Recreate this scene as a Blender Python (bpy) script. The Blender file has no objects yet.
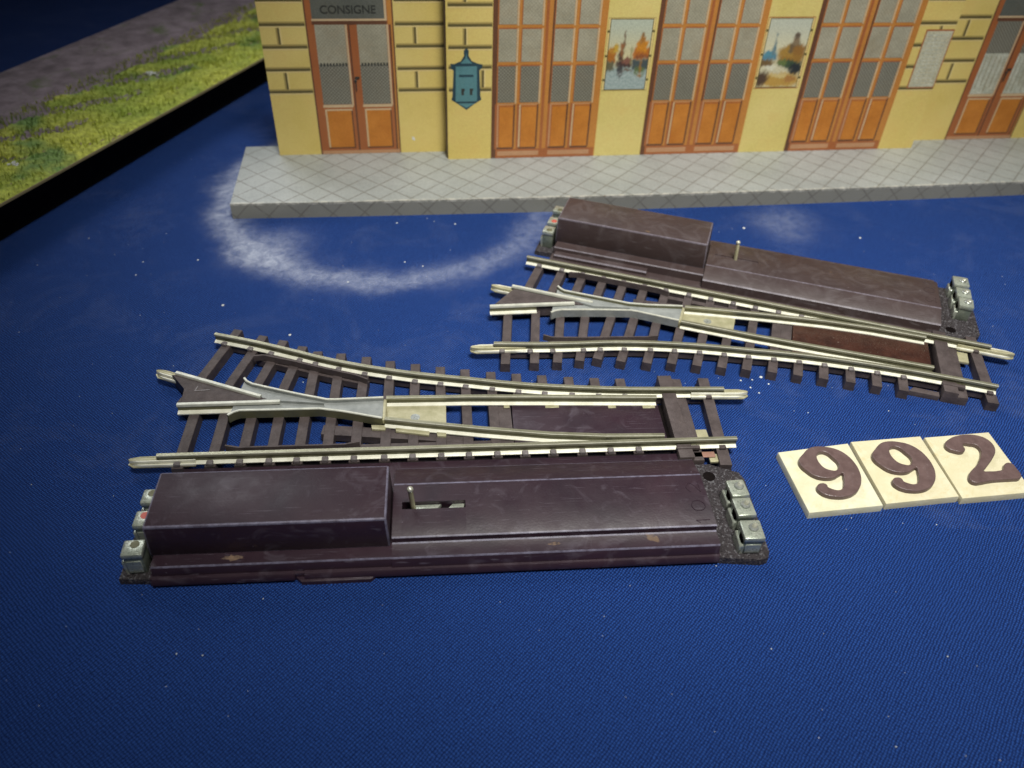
import bpy, bmesh, math, random
from mathutils import Vector, Matrix
random.seed(7)
S = 0.01                       # authored in millimetres, one Blender unit = 100 mm
scn = bpy.context.scene
col = scn.collection
R = math.radians

# ------------------------------------------------------------------ materials
def new_mat(name):
    m = bpy.data.materials.new(name); m.use_nodes = True
    nt = m.node_tree
    return m, nt, nt.nodes['Principled BSDF']

def N(nt, t, **kw):
    n = nt.nodes.new(t)
    for k, v in kw.items(): setattr(n, k, v)
    return n

def L(nt, a, b): nt.links.new(a, b)

def mm_coords(nt):
    tc = N(nt, 'ShaderNodeTexCoord')
    mp = N(nt, 'ShaderNodeMapping'); mp.inputs['Scale'].default_value = (1/S, 1/S, 1/S)
    L(nt, tc.outputs['Object'], mp.inputs['Vector'])
    return mp.outputs['Vector']

def noise(nt, vec, scale, detail=4, rough=.55, dist=0):
    n = N(nt, 'ShaderNodeTexNoise'); n.inputs['Scale'].default_value = scale
    n.inputs['Detail'].default_value = detail; n.inputs['Roughness'].default_value = rough
    n.inputs['Distortion'].default_value = dist
    L(nt, vec, n.inputs['Vector']); return n.outputs['Fac']

def ramp(nt, fac, stops):
    r = N(nt, 'ShaderNodeValToRGB'); e = r.color_ramp.elements
    while len(e) < len(stops): e.new(.5)
    for i, (p, c) in enumerate(stops):
        e[i].position = p
        e[i].color = (c, c, c, 1) if isinstance(c, (int, float)) else (*c, 1)
    L(nt, fac, r.inputs['Fac']); return r.outputs['Color']

def mix(nt, fac, a, b, mode='MIX'):
    m = N(nt, 'ShaderNodeMix', data_type='RGBA', blend_type=mode)
    for i, v in ((0, fac), (6, a), (7, b)):
        if isinstance(v, (int, float)): m.inputs[i].default_value = v if i == 0 else (v, v, v, 1)
        elif isinstance(v, tuple): m.inputs[i].default_value = (*v, 1)
        else: L(nt, v, m.inputs[i])
    return m.outputs[2]

def math_(nt, op, a, b=None, c=None):
    m = N(nt, 'ShaderNodeMath', operation=op)
    for i, v in enumerate((a, b, c)):
        if v is None: continue
        if isinstance(v, (int, float)): m.inputs[i].default_value = v
        else: L(nt, v, m.inputs[i])
    return m.outputs[0]

def bump(nt, bs, h, strength, dist_mm):
    b = N(nt, 'ShaderNodeBump'); b.inputs['Strength'].default_value = strength
    b.inputs['Distance'].default_value = dist_mm*S
    L(nt, h, b.inputs['Height']); L(nt, b.outputs['Normal'], bs.inputs['Normal'])

def surf(name, c1, c2, rough=(.4, .6), metal=0, nscale=.25, fine=3, bmp=.15, spec=.5, dirt=None, dirt_amt=(.62, .75), dirt_scale=.35, specks=None, slo=.72):
    m, nt, bs = new_mat(name)
    v = mm_coords(nt)
    n1 = noise(nt, v, nscale, 5, .65); n2 = noise(nt, v, fine, 3, .6)
    c = mix(nt, ramp(nt, n1, [(.32, 0.), (.68, 1.)]), c1, c2)
    if dirt:
        nd = noise(nt, v, dirt_scale, 6, .75, .6)
        c = mix(nt, ramp(nt, nd, [(dirt_amt[0], 0.), (dirt_amt[1], 1.)]), c, dirt)
    if specks:
        ns = noise(nt, v, 1.7, 2, .5)
        c = mix(nt, ramp(nt, ns, [(slo, 0.), (slo+.04, .8)]), c, specks)
    L(nt, c, bs.inputs['Base Color'])
    L(nt, ramp(nt, n2, [(.3, rough[0]), (.7, rough[1])]), bs.inputs['Roughness'])
    bs.inputs['Metallic'].default_value = metal
    bs.inputs['Specular IOR Level'].default_value = spec
    if bmp: bump(nt, bs, n2, bmp, .25 if bmp < .9 else .6)
    return m

def bakelite(name, c1, c2, dust, dust_lo=.6, edge=False):
    m, nt, bs = new_mat(name)
    v = mm_coords(nt)
    base = mix(nt, ramp(nt, noise(nt, v, .06, 4, .5, .5), [(.3, 0.), (.7, 1.)]), c1, c2)
    # rubbed, dusty haze
    hz = ramp(nt, noise(nt, v, .13, 9, .62, 1.5), [(dust_lo-.05, 0.), (.85, .55)])
    c = mix(nt, hz, base, dust)
    # fine scratches, stretched along two directions
    for ang, sc, lo in ((.35, (.35, 9, 1), .70), (-.8, (.5, 11, 1), .74), (.02, (.2, 8, 1), .72)):
        mp = N(nt, 'ShaderNodeMapping'); mp.inputs['Rotation'].default_value = (0, 0, ang)
        mp.inputs['Scale'].default_value = sc; L(nt, v, mp.inputs['Vector'])
        s = noise(nt, mp.outputs['Vector'], .45, 2, .5)
        c = mix(nt, ramp(nt, s, [(lo-.03, 0.), (lo+.02, .4)]), c, dust)
    sp = ramp(nt, noise(nt, v, 1.0, 3, .5), [(.76, 0.), (.79, .6)])
    c = mix(nt, sp, c, tuple(min(1, x*2.4) for x in dust))
    st = ramp(nt, noise(nt, v, .16, 3, .4), [(.735, 0.), (.76, .5)])
    c = mix(nt, st, c, (.22, .14, .07))
    if edge: c = mix(nt, ramp(nt, noise(nt, v, .6, 5, .7), [(.3, .25), (.62, .9)]), c, edge)  # paler tone painted on edge faces in place of bright edge highlights
    L(nt, c, bs.inputs['Base Color'])
    n2 = noise(nt, v, .25, 6, .6)
    L(nt, ramp(nt, n2, [(.3, .40), (.7, .56)]), bs.inputs['Roughness'])
    bs.inputs['Specular IOR Level'].default_value = .42
    h = math_(nt, 'ADD', math_(nt, 'MULTIPLY', noise(nt, v, 2.0, 3, .5), .35), math_(nt, 'MULTIPLY', noise(nt, v, .25, 3, .5), 1.2))
    bump(nt, bs, h, .2, .3)
    return m

M = {}
M['bakelite'] = bakelite('purple_brown_bakelite', (.019, .0095, .017), (.036, .017, .026), (.14, .12, .15))
M['bakelite_edge'] = bakelite('purple_brown_bakelite_edge', (.019, .0095, .017), (.036, .017, .026), (.14, .12, .15), edge=(.19, .18, .25))
M['bakelite_b_edge'] = bakelite('red_brown_bakelite_edge', (.046, .031, .031), (.062, .041, .039), (.15, .13, .135), edge=(.17, .15, .18))
M['bakelite_b'] = bakelite('red_brown_bakelite', (.046, .031, .031), (.062, .041, .039), (.15, .13, .135), .52)
M['worn'] = surf('worn_tan_bakelite', (.05, .035, .035), (.25, .16, .10), (.6, .85), nscale=.9, fine=2, bmp=.4)
M['foot'] = surf('granular_bakelite', (.012, .009, .011), (.045, .036, .040), (.45, .75), nscale=1.6, fine=2.0, bmp=1.0, specks=(.13, .125, .135), slo=.58)
M['chair'] = surf('worn_rail_chair', (.11, .095, .095), (.21, .19, .19), (.4, .6), nscale=.5, fine=2, bmp=.3)
M['sleeper'] = surf('sleeper_plastic', (.045, .033, .032), (.088, .068, .066), (.5, .75), nscale=.3, fine=2.2, bmp=.4, dirt=(.13, .105, .09), dirt_amt=(.6, .85))
M['panel'] = surf('red_brown_panel', (.028, .010, .007), (.060, .022, .014), (.3, .5), nscale=.2, fine=1.5, bmp=.25, dirt=(.17, .12, .10), dirt_amt=(.66, .85), specks=(.3, .25, .2))
M['rail'] = surf('tarnished_rail', (.24, .235, .155), (.36, .35, .25), (.3, .5), .55, nscale=.15, fine=2, bmp=.15)
M['web'] = surf('rail_web', (.115, .112, .062), (.18, .175, .105), (.4, .6), .35, nscale=.15, fine=2, bmp=.2)
M['railfoot'] = surf('lit_rail_foot', (.66, .65, .52), (.86, .85, .73), (.3, .5), .15, nscale=.3, fine=2, bmp=.1)  # pale tone carries the overhead light reflected off the foot
M['rail_edge'] = surf('rail_edge_highlight', (.62, .61, .48), (.82, .81, .68), (.25, .4), .3, nscale=.5, fine=2, bmp=.1)  # bright colour paints the highlight line along the rail head
M['brass'] = surf('pale_brass', (.36, .34, .20), (.50, .47, .31), (.35, .55), .3, nscale=.3, fine=1.4, bmp=.25, dirt=(.28, .25, .15), dirt_amt=(.6, .9))
M['zinc'] = surf('grey_cast_zinc', (.22, .235, .225), (.33, .345, .33), (.42, .6), .15, nscale=.25, fine=1.8, bmp=.35)
M['zinc_hi'] = surf('rubbed_zinc', (.46, .47, .40), (.66, .66, .57), (.35, .5), .2, nscale=.35, fine=2, bmp=.2)
M['terminal'] = surf('terminal_metal', (.34, .38, .31), (.55, .58, .49), (.22, .4), .5, nscale=.35, fine=1.6, bmp=.3, dirt=(.12, .14, .11), dirt_amt=(.58, .8))
M['terminal_low'] = surf('dull_terminal_metal', (.15, .18, .14), (.27, .30, .24), (.35, .55), .4, nscale=.4, fine=1.6, bmp=.4, dirt=(.06, .07, .05), dirt_amt=(.55, .8))
M['screw'] = surf('screw_metal', (.30, .32, .30), (.5, .52, .48), (.25, .4), .6, nscale=.5, fine=2, bmp=.2)
M['dark'] = surf('recess_shade', (.006, .005, .005), (.010, .008, .008), (.9, 1.), bmp=0, spec=0)  # near-black colour stands in for shade inside holes, slots and gaps
M['redpaint'] = surf('red_dab', (.45, .07, .05), (.55, .12, .08), (.4, .6), bmp=0)
M['copper'] = surf('copper_strip', (.30, .16, .12), (.38, .22, .17), (.3, .5), .2, bmp=.1)
M['pin'] = surf('pin_metal', (.45, .45, .34), (.7, .7, .6), (.2, .4), .5, bmp=.1)
M['ivory'] = surf('ivory_plastic', (.61, .58, .38), (.73, .70, .53), (.35, .55), nscale=.16, fine=1.2, bmp=.3, dirt=(.60, .50, .22), dirt_amt=(.56, .84), dirt_scale=.12)
M['ivory2'] = surf('yellowed_ivory_plastic', (.60, .55, .35), (.70, .65, .46), (.35, .55), nscale=.16, fine=1.2, bmp=.3, dirt=(.52, .40, .15), dirt_amt=(.56, .84), dirt_scale=.1)
M['digit'] = surf('brown_numeral_plastic', (.095, .060, .056), (.14, .092, .086), (.3, .48), nscale=.4, fine=1.1, bmp=.5, dirt=(.22, .17, .17), dirt_amt=(.6, .85))

def litho(name, c1, c2, rough=(.35, .5), dot=.10, nscale=.06, hatch=0):
    m, nt, bs = new_mat(name)
    v = mm_coords(nt)
    c = mix(nt, ramp(nt, noise(nt, v, nscale, 5, .6), [(.3, 0.), (.7, 1.)]), c1, c2)
    c = mix(nt, dot, c, ramp(nt, noise(nt, v, 3.2, 2, .5), [(.35, .0), (.65, 1.)]), 'OVERLAY')
    tint = ramp(nt, noise(nt, v, .12, 6, .7), [(.5, 0.), (.75, .35)])
    c = mix(nt, tint, c, tuple(x*y for x, y in zip(c1, (.95, .72, .5))))
    if hatch:
        sx = N(nt, 'ShaderNodeSeparateXYZ'); L(nt, v, sx.inputs[0])
        for sg in (1, -1):
            t = math_(nt, 'ADD', sx.outputs[0], math_(nt, 'MULTIPLY', sx.outputs[2], sg))
            t = math_(nt, 'MULTIPLY_ADD', math_(nt, 'SINE', math_(nt, 'MULTIPLY', t, 2*math.pi/1.25)), .5, .5)
            c = mix(nt, math_(nt, 'MULTIPLY', math_(nt, 'POWER', t, 2.), hatch), c, tuple(x*.35 for x in c1))
    wr = ramp(nt, noise(nt, v, .22, 7, .75, .8), [(.66, 0.), (.80, .6)])
    c = mix(nt, wr, c, tuple(x*.62 for x in c1))
    L(nt, c, bs.inputs['Base Color'])
    L(nt, ramp(nt, noise(nt, v, .9, 3), [(.3, rough[0]), (.7, rough[1])]), bs.inputs['Roughness'])
    bump(nt, bs, noise(nt, v, .35, 4), .12, .3)
    return m
M['yellow'] = litho('yellow_stone_print', (.60, .46, .125), (.69, .55, .19))
M['yellow_hi'] = litho('stone_highlight_print', (.68, .53, .21), (.76, .61, .27))
M['yellow_plain'] = litho('plain_yellow_print', (.58, .475, .145), (.68, .565, .21))
M['mortar'] = litho('mortar_print', (.095, .08, .028), (.14, .115, .04))
M['mortar_soft'] = litho('mortar_shade_print', (.34, .26, .08), (.40, .30, .10))
M['pane'] = litho('window_pane_print', (.31, .29, .205), (.42, .39, .285), dot=.14, hatch=.22, nscale=.1)
M['pane_dark'] = litho('net_curtain_print', (.23, .22, .165), (.30, .285, .22), dot=.15, hatch=.75)
M['curtain'] = litho('white_curtain_print', (.36, .37, .28), (.56, .57, .47), dot=.3, nscale=.25)
M['orange'] = litho('orange_wood_print', (.43, .175, .035), (.52, .225, .05))
M['panelwood'] = litho('panel_wood_print', (.43, .15, .018), (.54, .205, .03), nscale=.15)
M['wood_dark'] = litho('dark_wood_print', (.10, .042, .022), (.15, .065, .03))
M['wood_mid'] = litho('brown_wood_print', (.30, .095, .03), (.38, .13, .04))
M['wood_pale'] = litho('pale_wood_print', (.50, .36, .20), (.60, .45, .27))
M['rust_wood'] = litho('foot_rail_print', (.42, .22, .11), (.50, .28, .15))
M['signgrey'] = litho('grey_sign_print', (.09, .095, .078), (.13, .135, .11), dot=.2)
M['ink'] = litho('black_print', (.03, .032, .025), (.045, .045, .035))
M['blueprint'] = litho('blue_green_print', (.075, .19, .20), (.11, .25, .27))
M['bluedark'] = litho('dark_blue_print', (.018, .045, .06), (.03, .07, .085))
M['notice'] = litho('notice_print', (.42, .40, .27), (.52, .50, .36), dot=.25)
M['unseen_roof'] = litho('roof_print', (.10, .09, .08), (.16, .14, .12))
M['pipe'] = litho('drainpipe_print', (.10, .065, .04), (.17, .12, .08))

def paving():
    m, nt, bs = new_mat('paving_print')
    v = mm_coords(nt)
    sx = N(nt, 'ShaderNodeSeparateXYZ'); L(nt, v, sx.inputs[0])
    x, y, z = sx.outputs
    w = math_(nt, 'ADD', y, math_(nt, 'SUBTRACT', z, 5.6))
    def line(a, off):
        t = math_(nt, 'FRACT', math_(nt, 'DIVIDE', math_(nt, 'ADD', a, off), 10.8))
        d = math_(nt, 'ABSOLUTE', math_(nt, 'SUBTRACT', t, .5))
        r = N(nt, 'ShaderNodeMapRange'); r.inputs[1].default_value = .022; r.inputs[2].default_value = .04
        r.inputs[3].default_value = 1; r.inputs[4].default_value = 0
        L(nt, d, r.inputs[0]); return r.outputs[0]
    l = math_(nt, 'MAXIMUM', line(math_(nt, 'ADD', x, w), 1003), line(math_(nt, 'SUBTRACT', x, w), 1003))
    l = math_(nt, 'MULTIPLY', l, ramp(nt, noise(nt, v, .5, 4, .6), [(.3, .35), (.62, .85)]))
    base = mix(nt, ramp(nt, noise(nt, v, .05, 6, .7), [(.3, 0.), (.7, 1.)]), (.27, .29, .28), (.35, .37, .36))
    base = mix(nt, .12, base, ramp(nt, noise(nt, v, 2.6, 2), [(.35, 0.), (.65, 1.)]), 'OVERLAY')
    # front lip painted darker and browner, the upright face's shade mixed into the colour
    bow = math_(nt, 'MULTIPLY', math_(nt, 'MULTIPLY', x, math_(nt, 'SUBTRACT', 339, x)), -2.6*4/339**2)
    y0 = y; y = math_(nt, 'SUBTRACT', y, bow)
    lip = math_(nt, 'LESS_THAN', y, .02)
    base = mix(nt, math_(nt, 'MULTIPLY', lip, .75), base, (.19, .18, .14))
    c = mix(nt, l, base, (.13, .12, .10))
    # chipped bright front edge
    e1 = math_(nt, 'MULTIPLY', math_(nt, 'LESS_THAN', y, .9), math_(nt, 'GREATER_THAN', z, 4.9))
    e1 = math_(nt, 'MULTIPLY', e1, ramp(nt, noise(nt, v, .45, 5, .7), [(.44, 0.), (.62, .6)]))
    c = mix(nt, e1, c, (.62, .60, .52))
    chip = ramp(nt, noise(nt, v, .33, 4, .7), [(.73, 0.), (.75, .8)])
    c = mix(nt, chip, c, (.20, .12, .07))
    L(nt, c, bs.inputs['Base Color']); bs.inputs['Roughness'].default_value = .5
    bump(nt, bs, noise(nt, v, .3, 5), .15, .4)
    return m
M['paving'] = paving()

def cloth():
    m, nt, bs = new_mat('blue_woven_cloth')
    v = mm_coords(nt)
    wob = N(nt, 'ShaderNodeTexNoise'); wob.inputs['Scale'].default_value = .03
    L(nt, v, wob.inputs['Vector'])
    va = N(nt, 'ShaderNodeVectorMath', operation='MULTIPLY_ADD')
    L(nt, wob.outputs['Color'], va.inputs[0]); va.inputs[1].default_value = (2.5, 2.5, 0); L(nt, v, va.inputs[2])
    wob2 = N(nt, 'ShaderNodeTexNoise'); wob2.inputs['Scale'].default_value = .9; wob2.inputs['Detail'].default_value = 2
    L(nt, v, wob2.inputs['Vector'])
    vb = N(nt, 'ShaderNodeVectorMath', operation='MULTIPLY_ADD')
    L(nt, wob2.outputs['Color'], vb.inputs[0]); vb.inputs[1].default_value = (.6, .6, 0); L(nt, va.outputs[0], vb.inputs[2])
    sx = N(nt, 'ShaderNodeSeparateXYZ'); L(nt, vb.outputs[0], sx.inputs[0])
    x, y, _ = sx.outputs
    def wave(ax, ay, per, ph=0):
        a = math_(nt, 'ADD', math_(nt, 'MULTIPLY', x, ax*2*math.pi/per), math_(nt, 'MULTIPLY', y, ay*2*math.pi/per))
        return math_(nt, 'MULTIPLY_ADD', math_(nt, 'SINE', math_(nt, 'ADD', a, ph)), .5, .5)
    tw = wave(.79, -.61, .56)                       # twill ribs
    th = wave(.60, .80, .60, 1.)                    # threads across the ribs
    wv = math_(nt, 'MULTIPLY', math_(nt, 'POWER', tw, 1.0), math_(nt, 'MULTIPLY_ADD', th, .8, .2))
    fz = noise(nt, v, 2.2, 3, .7)
    h = math_(nt, 'ADD', math_(nt, 'MULTIPLY', wv, 1.0), math_(nt, 'MULTIPLY', math_(nt, 'SUBTRACT', fz, .25), .75))
    big = ramp(nt, noise(nt, v, .011, 4, .6), [(.3, 0.), (.7, 1.)])
    ca = mix(nt, big, (.0020, .0090, .058), (.0026, .0110, .070))
    cb = mix(nt, big, (.020, .076, .31), (.025, .088, .35))
    c = mix(nt, ramp(nt, h, [(.2, 0.), (.55, .42), (1., 1.)]), ca, cb)
    nap = noise(nt, v, 6.0, 2, .6)
    c = mix(nt, ramp(nt, nap, [(.58, 0.), (.72, .45)]), c, (.04, .11, .38))
    # pale nap catching the light and lint
    lint = ramp(nt, noise(nt, v, 1.1, 5, .75), [(.68, 0.), (.80, .35)])
    c = mix(nt, lint, c, (.25, .33, .55))
    # white powder marks: a broken ring left in front of the station, and a smudge further right
    s0 = N(nt, 'ShaderNodeSeparateXYZ'); L(nt, v, s0.inputs[0])
    nw = noise(nt, v, .05, 6, .65)
    def ring(cx, cy, r, wid, stretch=1.):
        dx = math_(nt, 'SUBTRACT', s0.outputs[0], cx); dy = math_(nt, 'MULTIPLY', math_(nt, 'SUBTRACT', s0.outputs[1], cy), stretch)
        d = math_(nt, 'SQRT', math_(nt, 'ADD', math_(nt, 'MULTIPLY', dx, dx), math_(nt, 'MULTIPLY', dy, dy)))
        d = math_(nt, 'ADD', d, math_(nt, 'MULTIPLY', math_(nt, 'SUBTRACT', nw, .5), 16))
        q = math_(nt, 'DIVIDE', math_(nt, 'SUBTRACT', d, r), wid)
        return math_(nt, 'EXPONENT', math_(nt, 'MULTIPLY', math_(nt, 'MULTIPLY', q, q), -1)), dx
    g, dx = ring(-48, 266, 57, 5.2)
    sidefade = N(nt, 'ShaderNodeMapRange'); sidefade.inputs[1].default_value = -45; sidefade.inputs[2].default_value = 50
    sidefade.inputs[3].default_value = 1.; sidefade.inputs[4].default_value = .42; L(nt, dx, sidefade.inputs[0])
    g = math_(nt, 'MULTIPLY', g, sidefade.outputs[0])
    g2, dx2 = ring(-80, 226, 3, 8)
    g3, _ = ring(94, 256, 3, 8)
    g4, _ = ring(-106, 264, 2, 5)
    gall = math_(nt, 'ADD', math_(nt, 'ADD', g, math_(nt, 'MULTIPLY', g2, .55)), math_(nt, 'ADD', math_(nt, 'MULTIPLY', g3, .33), math_(nt, 'MULTIPLY', g4, .25)))
    streak = noise(nt, v, .30, 9, .72, .6)
    gall = math_(nt, 'MULTIPLY', gall, ramp(nt, streak, [(.30, .25), (.66, 1.05)]))
    gall = math_(nt, 'MULTIPLY', gall, math_(nt, 'MULTIPLY_ADD', wv, .5, .6))
    haze = math_(nt, 'MULTIPLY', ramp(nt, noise(nt, v, .035, 7, .8, .7), [(.5, 0.), (.8, .05)]), math_(nt, 'GREATER_THAN', s0.outputs[1], 120))
    c = mix(nt, math_(nt, 'MINIMUM', math_(nt, 'ADD', math_(nt, 'MULTIPLY', gall, .70), haze), .8), c, (.60, .65, .76))
    L(nt, c, bs.inputs['Base Color'])
    bs.inputs['Roughness'].default_value = .9; bs.inputs['Specular IOR Level'].default_value = .12
    bs.inputs['Sheen Weight'].default_value = .12; bs.inputs['Sheen Roughness'].default_value = .5
    bs.inputs['Sheen Tint'].default_value = (.3, .45, 1, 1)
    hh = math_(nt, 'ADD', math_(nt, 'MULTIPLY', h, .16), math_(nt, 'MULTIPLY', noise(nt, v, .018, 3, .5), 4.5))
    bump(nt, bs, hh, .7, 1.)
    return m
M['cloth'] = cloth()

def flock():
    m, nt, bs = new_mat('flocked_grass')
    v = mm_coords(nt)
    n = noise(nt, v, .03, 3, .5, .5)
    c = mix(nt, ramp(nt, n, [(.25, 0.), (.6, 1.)]), (.28, .42, .06), (.62, .66, .11))
    tq = ramp(nt, noise(nt, v, .045, 3, .5), [(.56, 0.), (.68, .8)])
    c = mix(nt, tq, c, (.14, .30, .10))
    f = ramp(nt, noise(nt, v, .55, 4, .7), [(.35, .6), (.65, 1.2)])
    c = mix(nt, 1.0, c, f, 'MULTIPLY')
    L(nt, c, bs.inputs['Base Color']); bs.inputs['Roughness'].default_value = .95
    bump(nt, bs, noise(nt, v, .5, 4, .7), 1., 1.5)
    return m
M['flock'] = flock()
M['ballast'] = surf('grey_ballast', (.14, .105, .115), (.34, .27, .30), (.8, .95), nscale=.12, fine=.8, bmp=1., dirt=(.12, .16, .05), dirt_amt=(.55, .7), dirt_scale=.06)
M['underboard_shade'] = surf('black_board_shade', (.004, .004, .005), (.007, .007, .008), (.8, .95), bmp=0, spec=.1)  # black stands in for the shadow under the board's edge
M['board_rim'] = surf('bare_board_rim', (.22, .18, .09), (.30, .25, .13), (.8, .95), bmp=.3)
M['white_bits'] = surf('white_bits', (.55, .57, .55), (.75, .76, .72), (.6, .9), bmp=.3)

def painted():
    m, nt, bs = new_mat('poster_print')
    a = N(nt, 'ShaderNodeAttribute', attribute_name='paint')
    v = mm_coords(nt)
    c = mix(nt, .15, a.outputs['Color'], ramp(nt, noise(nt, v, 2.2, 2), [(.35, 0.), (.65, 1.)]), 'OVERLAY')
    L(nt, c, bs.inputs['Base Color']); bs.inputs['Roughness'].default_value = .45
    return m
M['painted'] = painted()

# ------------------------------------------------------------------ mesh builder
class MB:
    def __init__(s, m=1):
        s.bm = bmesh.new(); s.m = m; s.mats = []
    def mi(s, key):
        if key not in s.mats: s.mats.append(key)
        return s.mats.index(key)
    def face(s, vs, mat):
        try:
            f = s.bm.faces.new(vs); f.material_index = s.mi(mat); return f
        except ValueError: return None
    def box(s, x0, x1, y0, y1, z0, z1, mat, bev=0, seg=2, rot=0, taper=0):
        t = bmesh.new()
        cx, cy = (x0+x1)/2, (y0+y1)/2
        vs = []
        for z in (z0, z1):
            k = taper if z == z1 else 0
            for x, y in ((x0+k, y0+k), (x1-k, y0+k), (x1-k, y1-k), (x0+k, y1-k)):
                if rot:
                    dx, dy = x-cx, y-cy
                    x, y = cx+dx*math.cos(rot)-dy*math.sin(rot), cy+dx*math.sin(rot)+dy*math.cos(rot)
                vs.append(t.verts.new((x, y, z)))
        for q in ((3, 2, 1, 0), (4, 5, 6, 7), (0, 1, 5, 4), (1, 2, 6, 5), (2, 3, 7, 6), (3, 0, 4, 7)):
            t.faces.new([vs[i] for i in q])
        if bev:
            r = bmesh.ops.bevel(t, geom=list(t.edges), offset=bev, segments=seg, profile=.5, affect='EDGES')
            for f in r['faces']:
                if f.calc_area() < bev*bev*3 or min(e.calc_length() for e in f.edges) < bev*.9: f.material_index = 1
        s.merge(t, mat, s.mi(mat+'_edge') if mat+'_edge' in M else None)
    def merge(s, t, mat, eidx=None):
        idx = s.mi(mat); mp = {}
        for v in t.verts: mp[v] = s.bm.verts.new((v.co.x, v.co.y*s.m, v.co.z))
        for f in t.faces:
            nf = s.bm.faces.new([mp[v] for v in f.verts]); nf.material_index = eidx if (eidx is not None and f.material_index == 1) else idx
        t.free()
    def prism(s, poly, z0, z1, mat, bev=0):
        t = bmesh.new()
        a = [t.verts.new((x, y, z0)) for x, y in poly]; b = [t.verts.new((x, y, z1)) for x, y in poly]
        n = len(poly)
        t.faces.new(a[::-1]); t.faces.new(b)
        for i in range(n): t.faces.new((a[i], a[(i+1) % n], b[(i+1) % n], b[i]))
        if bev:
            es = [e for e in t.edges if all(v.co.z > (z0+z1)/2 for v in e.verts)]
            bmesh.ops.bevel(t, geom=es, offset=bev, segments=2, profile=.5, affect='EDGES')
        s.merge(t, mat)
    def sweep(s, path, prof, mat, z=None):
        """prof: closed list of (offset to the left, z); path: list of (x, y)"""
        t = bmesh.new(); rings = []
        n = len(path)
        for i, (x, y) in enumerate(path):
            d1 = Vector(path[i])-Vector(path[i-1]) if i else None
            d2 = Vector(path[i+1])-Vector(path[i]) if i < n-1 else None
            d1 = (d1 or d2).normalized(); d2 = (d2 or d1).normalized()
            tg = (d1+d2).normalized(); nn = Vector((-tg.y, tg.x)); k = 1/max(.5, nn.dot(Vector((-d1.y, d1.x))))
            dz = z[i] if z else 0
            rings.append([t.verts.new((x+nn.x*o*k, y+nn.y*o*k, zz+dz)) for o, zz in prof])
        m = len(prof)
        for i in range(n-1):
            for j in range(m):
                t.faces.new((rings[i][j], rings[i+1][j], rings[i+1][(j+1) % m], rings[i][(j+1) % m]))
        t.faces.new(rings[0]); t.faces.new(rings[-1][::-1])
        e = mat+'_edge' if mat+'_edge' in M and mat == 'rail' else None
        if e:
            k = 0
            for f in list(t.faces)[:(n-1)*m]:
                if math.dist(prof[k % m], prof[(k+1) % m]) < .25: f.material_index = 1
                k += 1
        s.merge(t, mat, s.mi(e) if e else None)
    def cyl(s, cx, cy, z0, z1, r, mat, n=20, r1=None, tilt=(0, 0), bev=0):
        t = bmesh.new(); r1 = r if r1 is None else r1
        rings = [(z0, r, 0), (z1, r1, 1)] if not bev else [(z0, r, 0), (z1-bev, r1, 1), (z1, r1-bev, 1)]
        rr = []
        for z, q, k in rings:
            rr.append([t.verts.new((cx+q*math.cos(2*math.pi*i/n)+tilt[0]*k, cy+q*math.sin(2*math.pi*i/n)+tilt[1]*k, z)) for i in range(n)])
        for a, b in zip(rr, rr[1:]):
            for i in range(n): t.faces.new((a[i], a[(i+1) % n], b[(i+1) % n], b[i]))
        t.faces.new(rr[0][::-1]); t.faces.new(rr[-1])
        s.merge(t, mat)
    def ball(s, cx, cy, cz, r, mat, sub=2, sc=(1, 1, 1)):
        t = bmesh.new(); bmesh.ops.create_icosphere(t, subdivisions=sub, radius=r)
        for v in t.verts: v.co = Vector((cx+v.co.x*sc[0], cy+v.co.y*sc[1], cz+v.co.z*sc[2]))
        s.merge(t, mat)
    def extr(s, prof, x0, x1, mat, bev=0):
        """profile in (y, z) extruded along x"""
        t = bmesh.new()
        a = [t.verts.new((x0, y, z)) for y, z in prof]; b = [t.verts.new((x1, y, z)) for y, z in prof]
        n = len(prof)
        t.faces.new(a); t.faces.new(b[::-1])
        idx = s.mi(mat); eidx = s.mi(mat+'_edge') if mat+'_edge' in M else idx
        for i in range(n):
            f = t.faces.new((a[i], b[i], b[(i+1) % n], a[(i+1) % n]))
            f.material_index = 1 if math.dist(prof[i], prof[(i+1) % n]) < .62 else 0
        s.merge(t, mat, eidx)
    def quad(s, u0, u1, z0, z1, y, mat):          # upright litho patch facing -y
        vs = [s.bm.verts.new((u, y, z)) for u, z in ((u0, z0), (u1, z0), (u1, z1), (u0, z1))]
        s.face(vs, mat)
    def done(s, name, parent=None, smooth=True, recalc=True, **props):
        if recalc: bmesh.ops.recalc_face_normals(s.bm, faces=list(s.bm.faces))
        me = bpy.data.meshes.new(name)
        bmesh.ops.scale(s.bm, vec=(S, S, S), verts=list(s.bm.verts))
        s.bm.to_mesh(me); s.bm.free()
        for k in s.mats: me.materials.append(M[k])
        if smooth:
            me.polygons.foreach_set('use_smooth', [True]*len(me.polygons)); me.set_sharp_from_angle(angle=R(40))
        o = bpy.data.objects.new(name, me); col.objects.link(o)
        if parent: o.parent = parent
        for k, v in props.items(): o[k] = v
        return o

def empty(name, x, y, rz, **props):
    o = bpy.data.objects.new(name, None); col.objects.link(o)
    o.location = (x*S, y*S, 0); o.rotation_euler = (0, 0, rz); o.empty_display_size = .05
    for k, v in props.items(): o[k] = v
    return o

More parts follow.
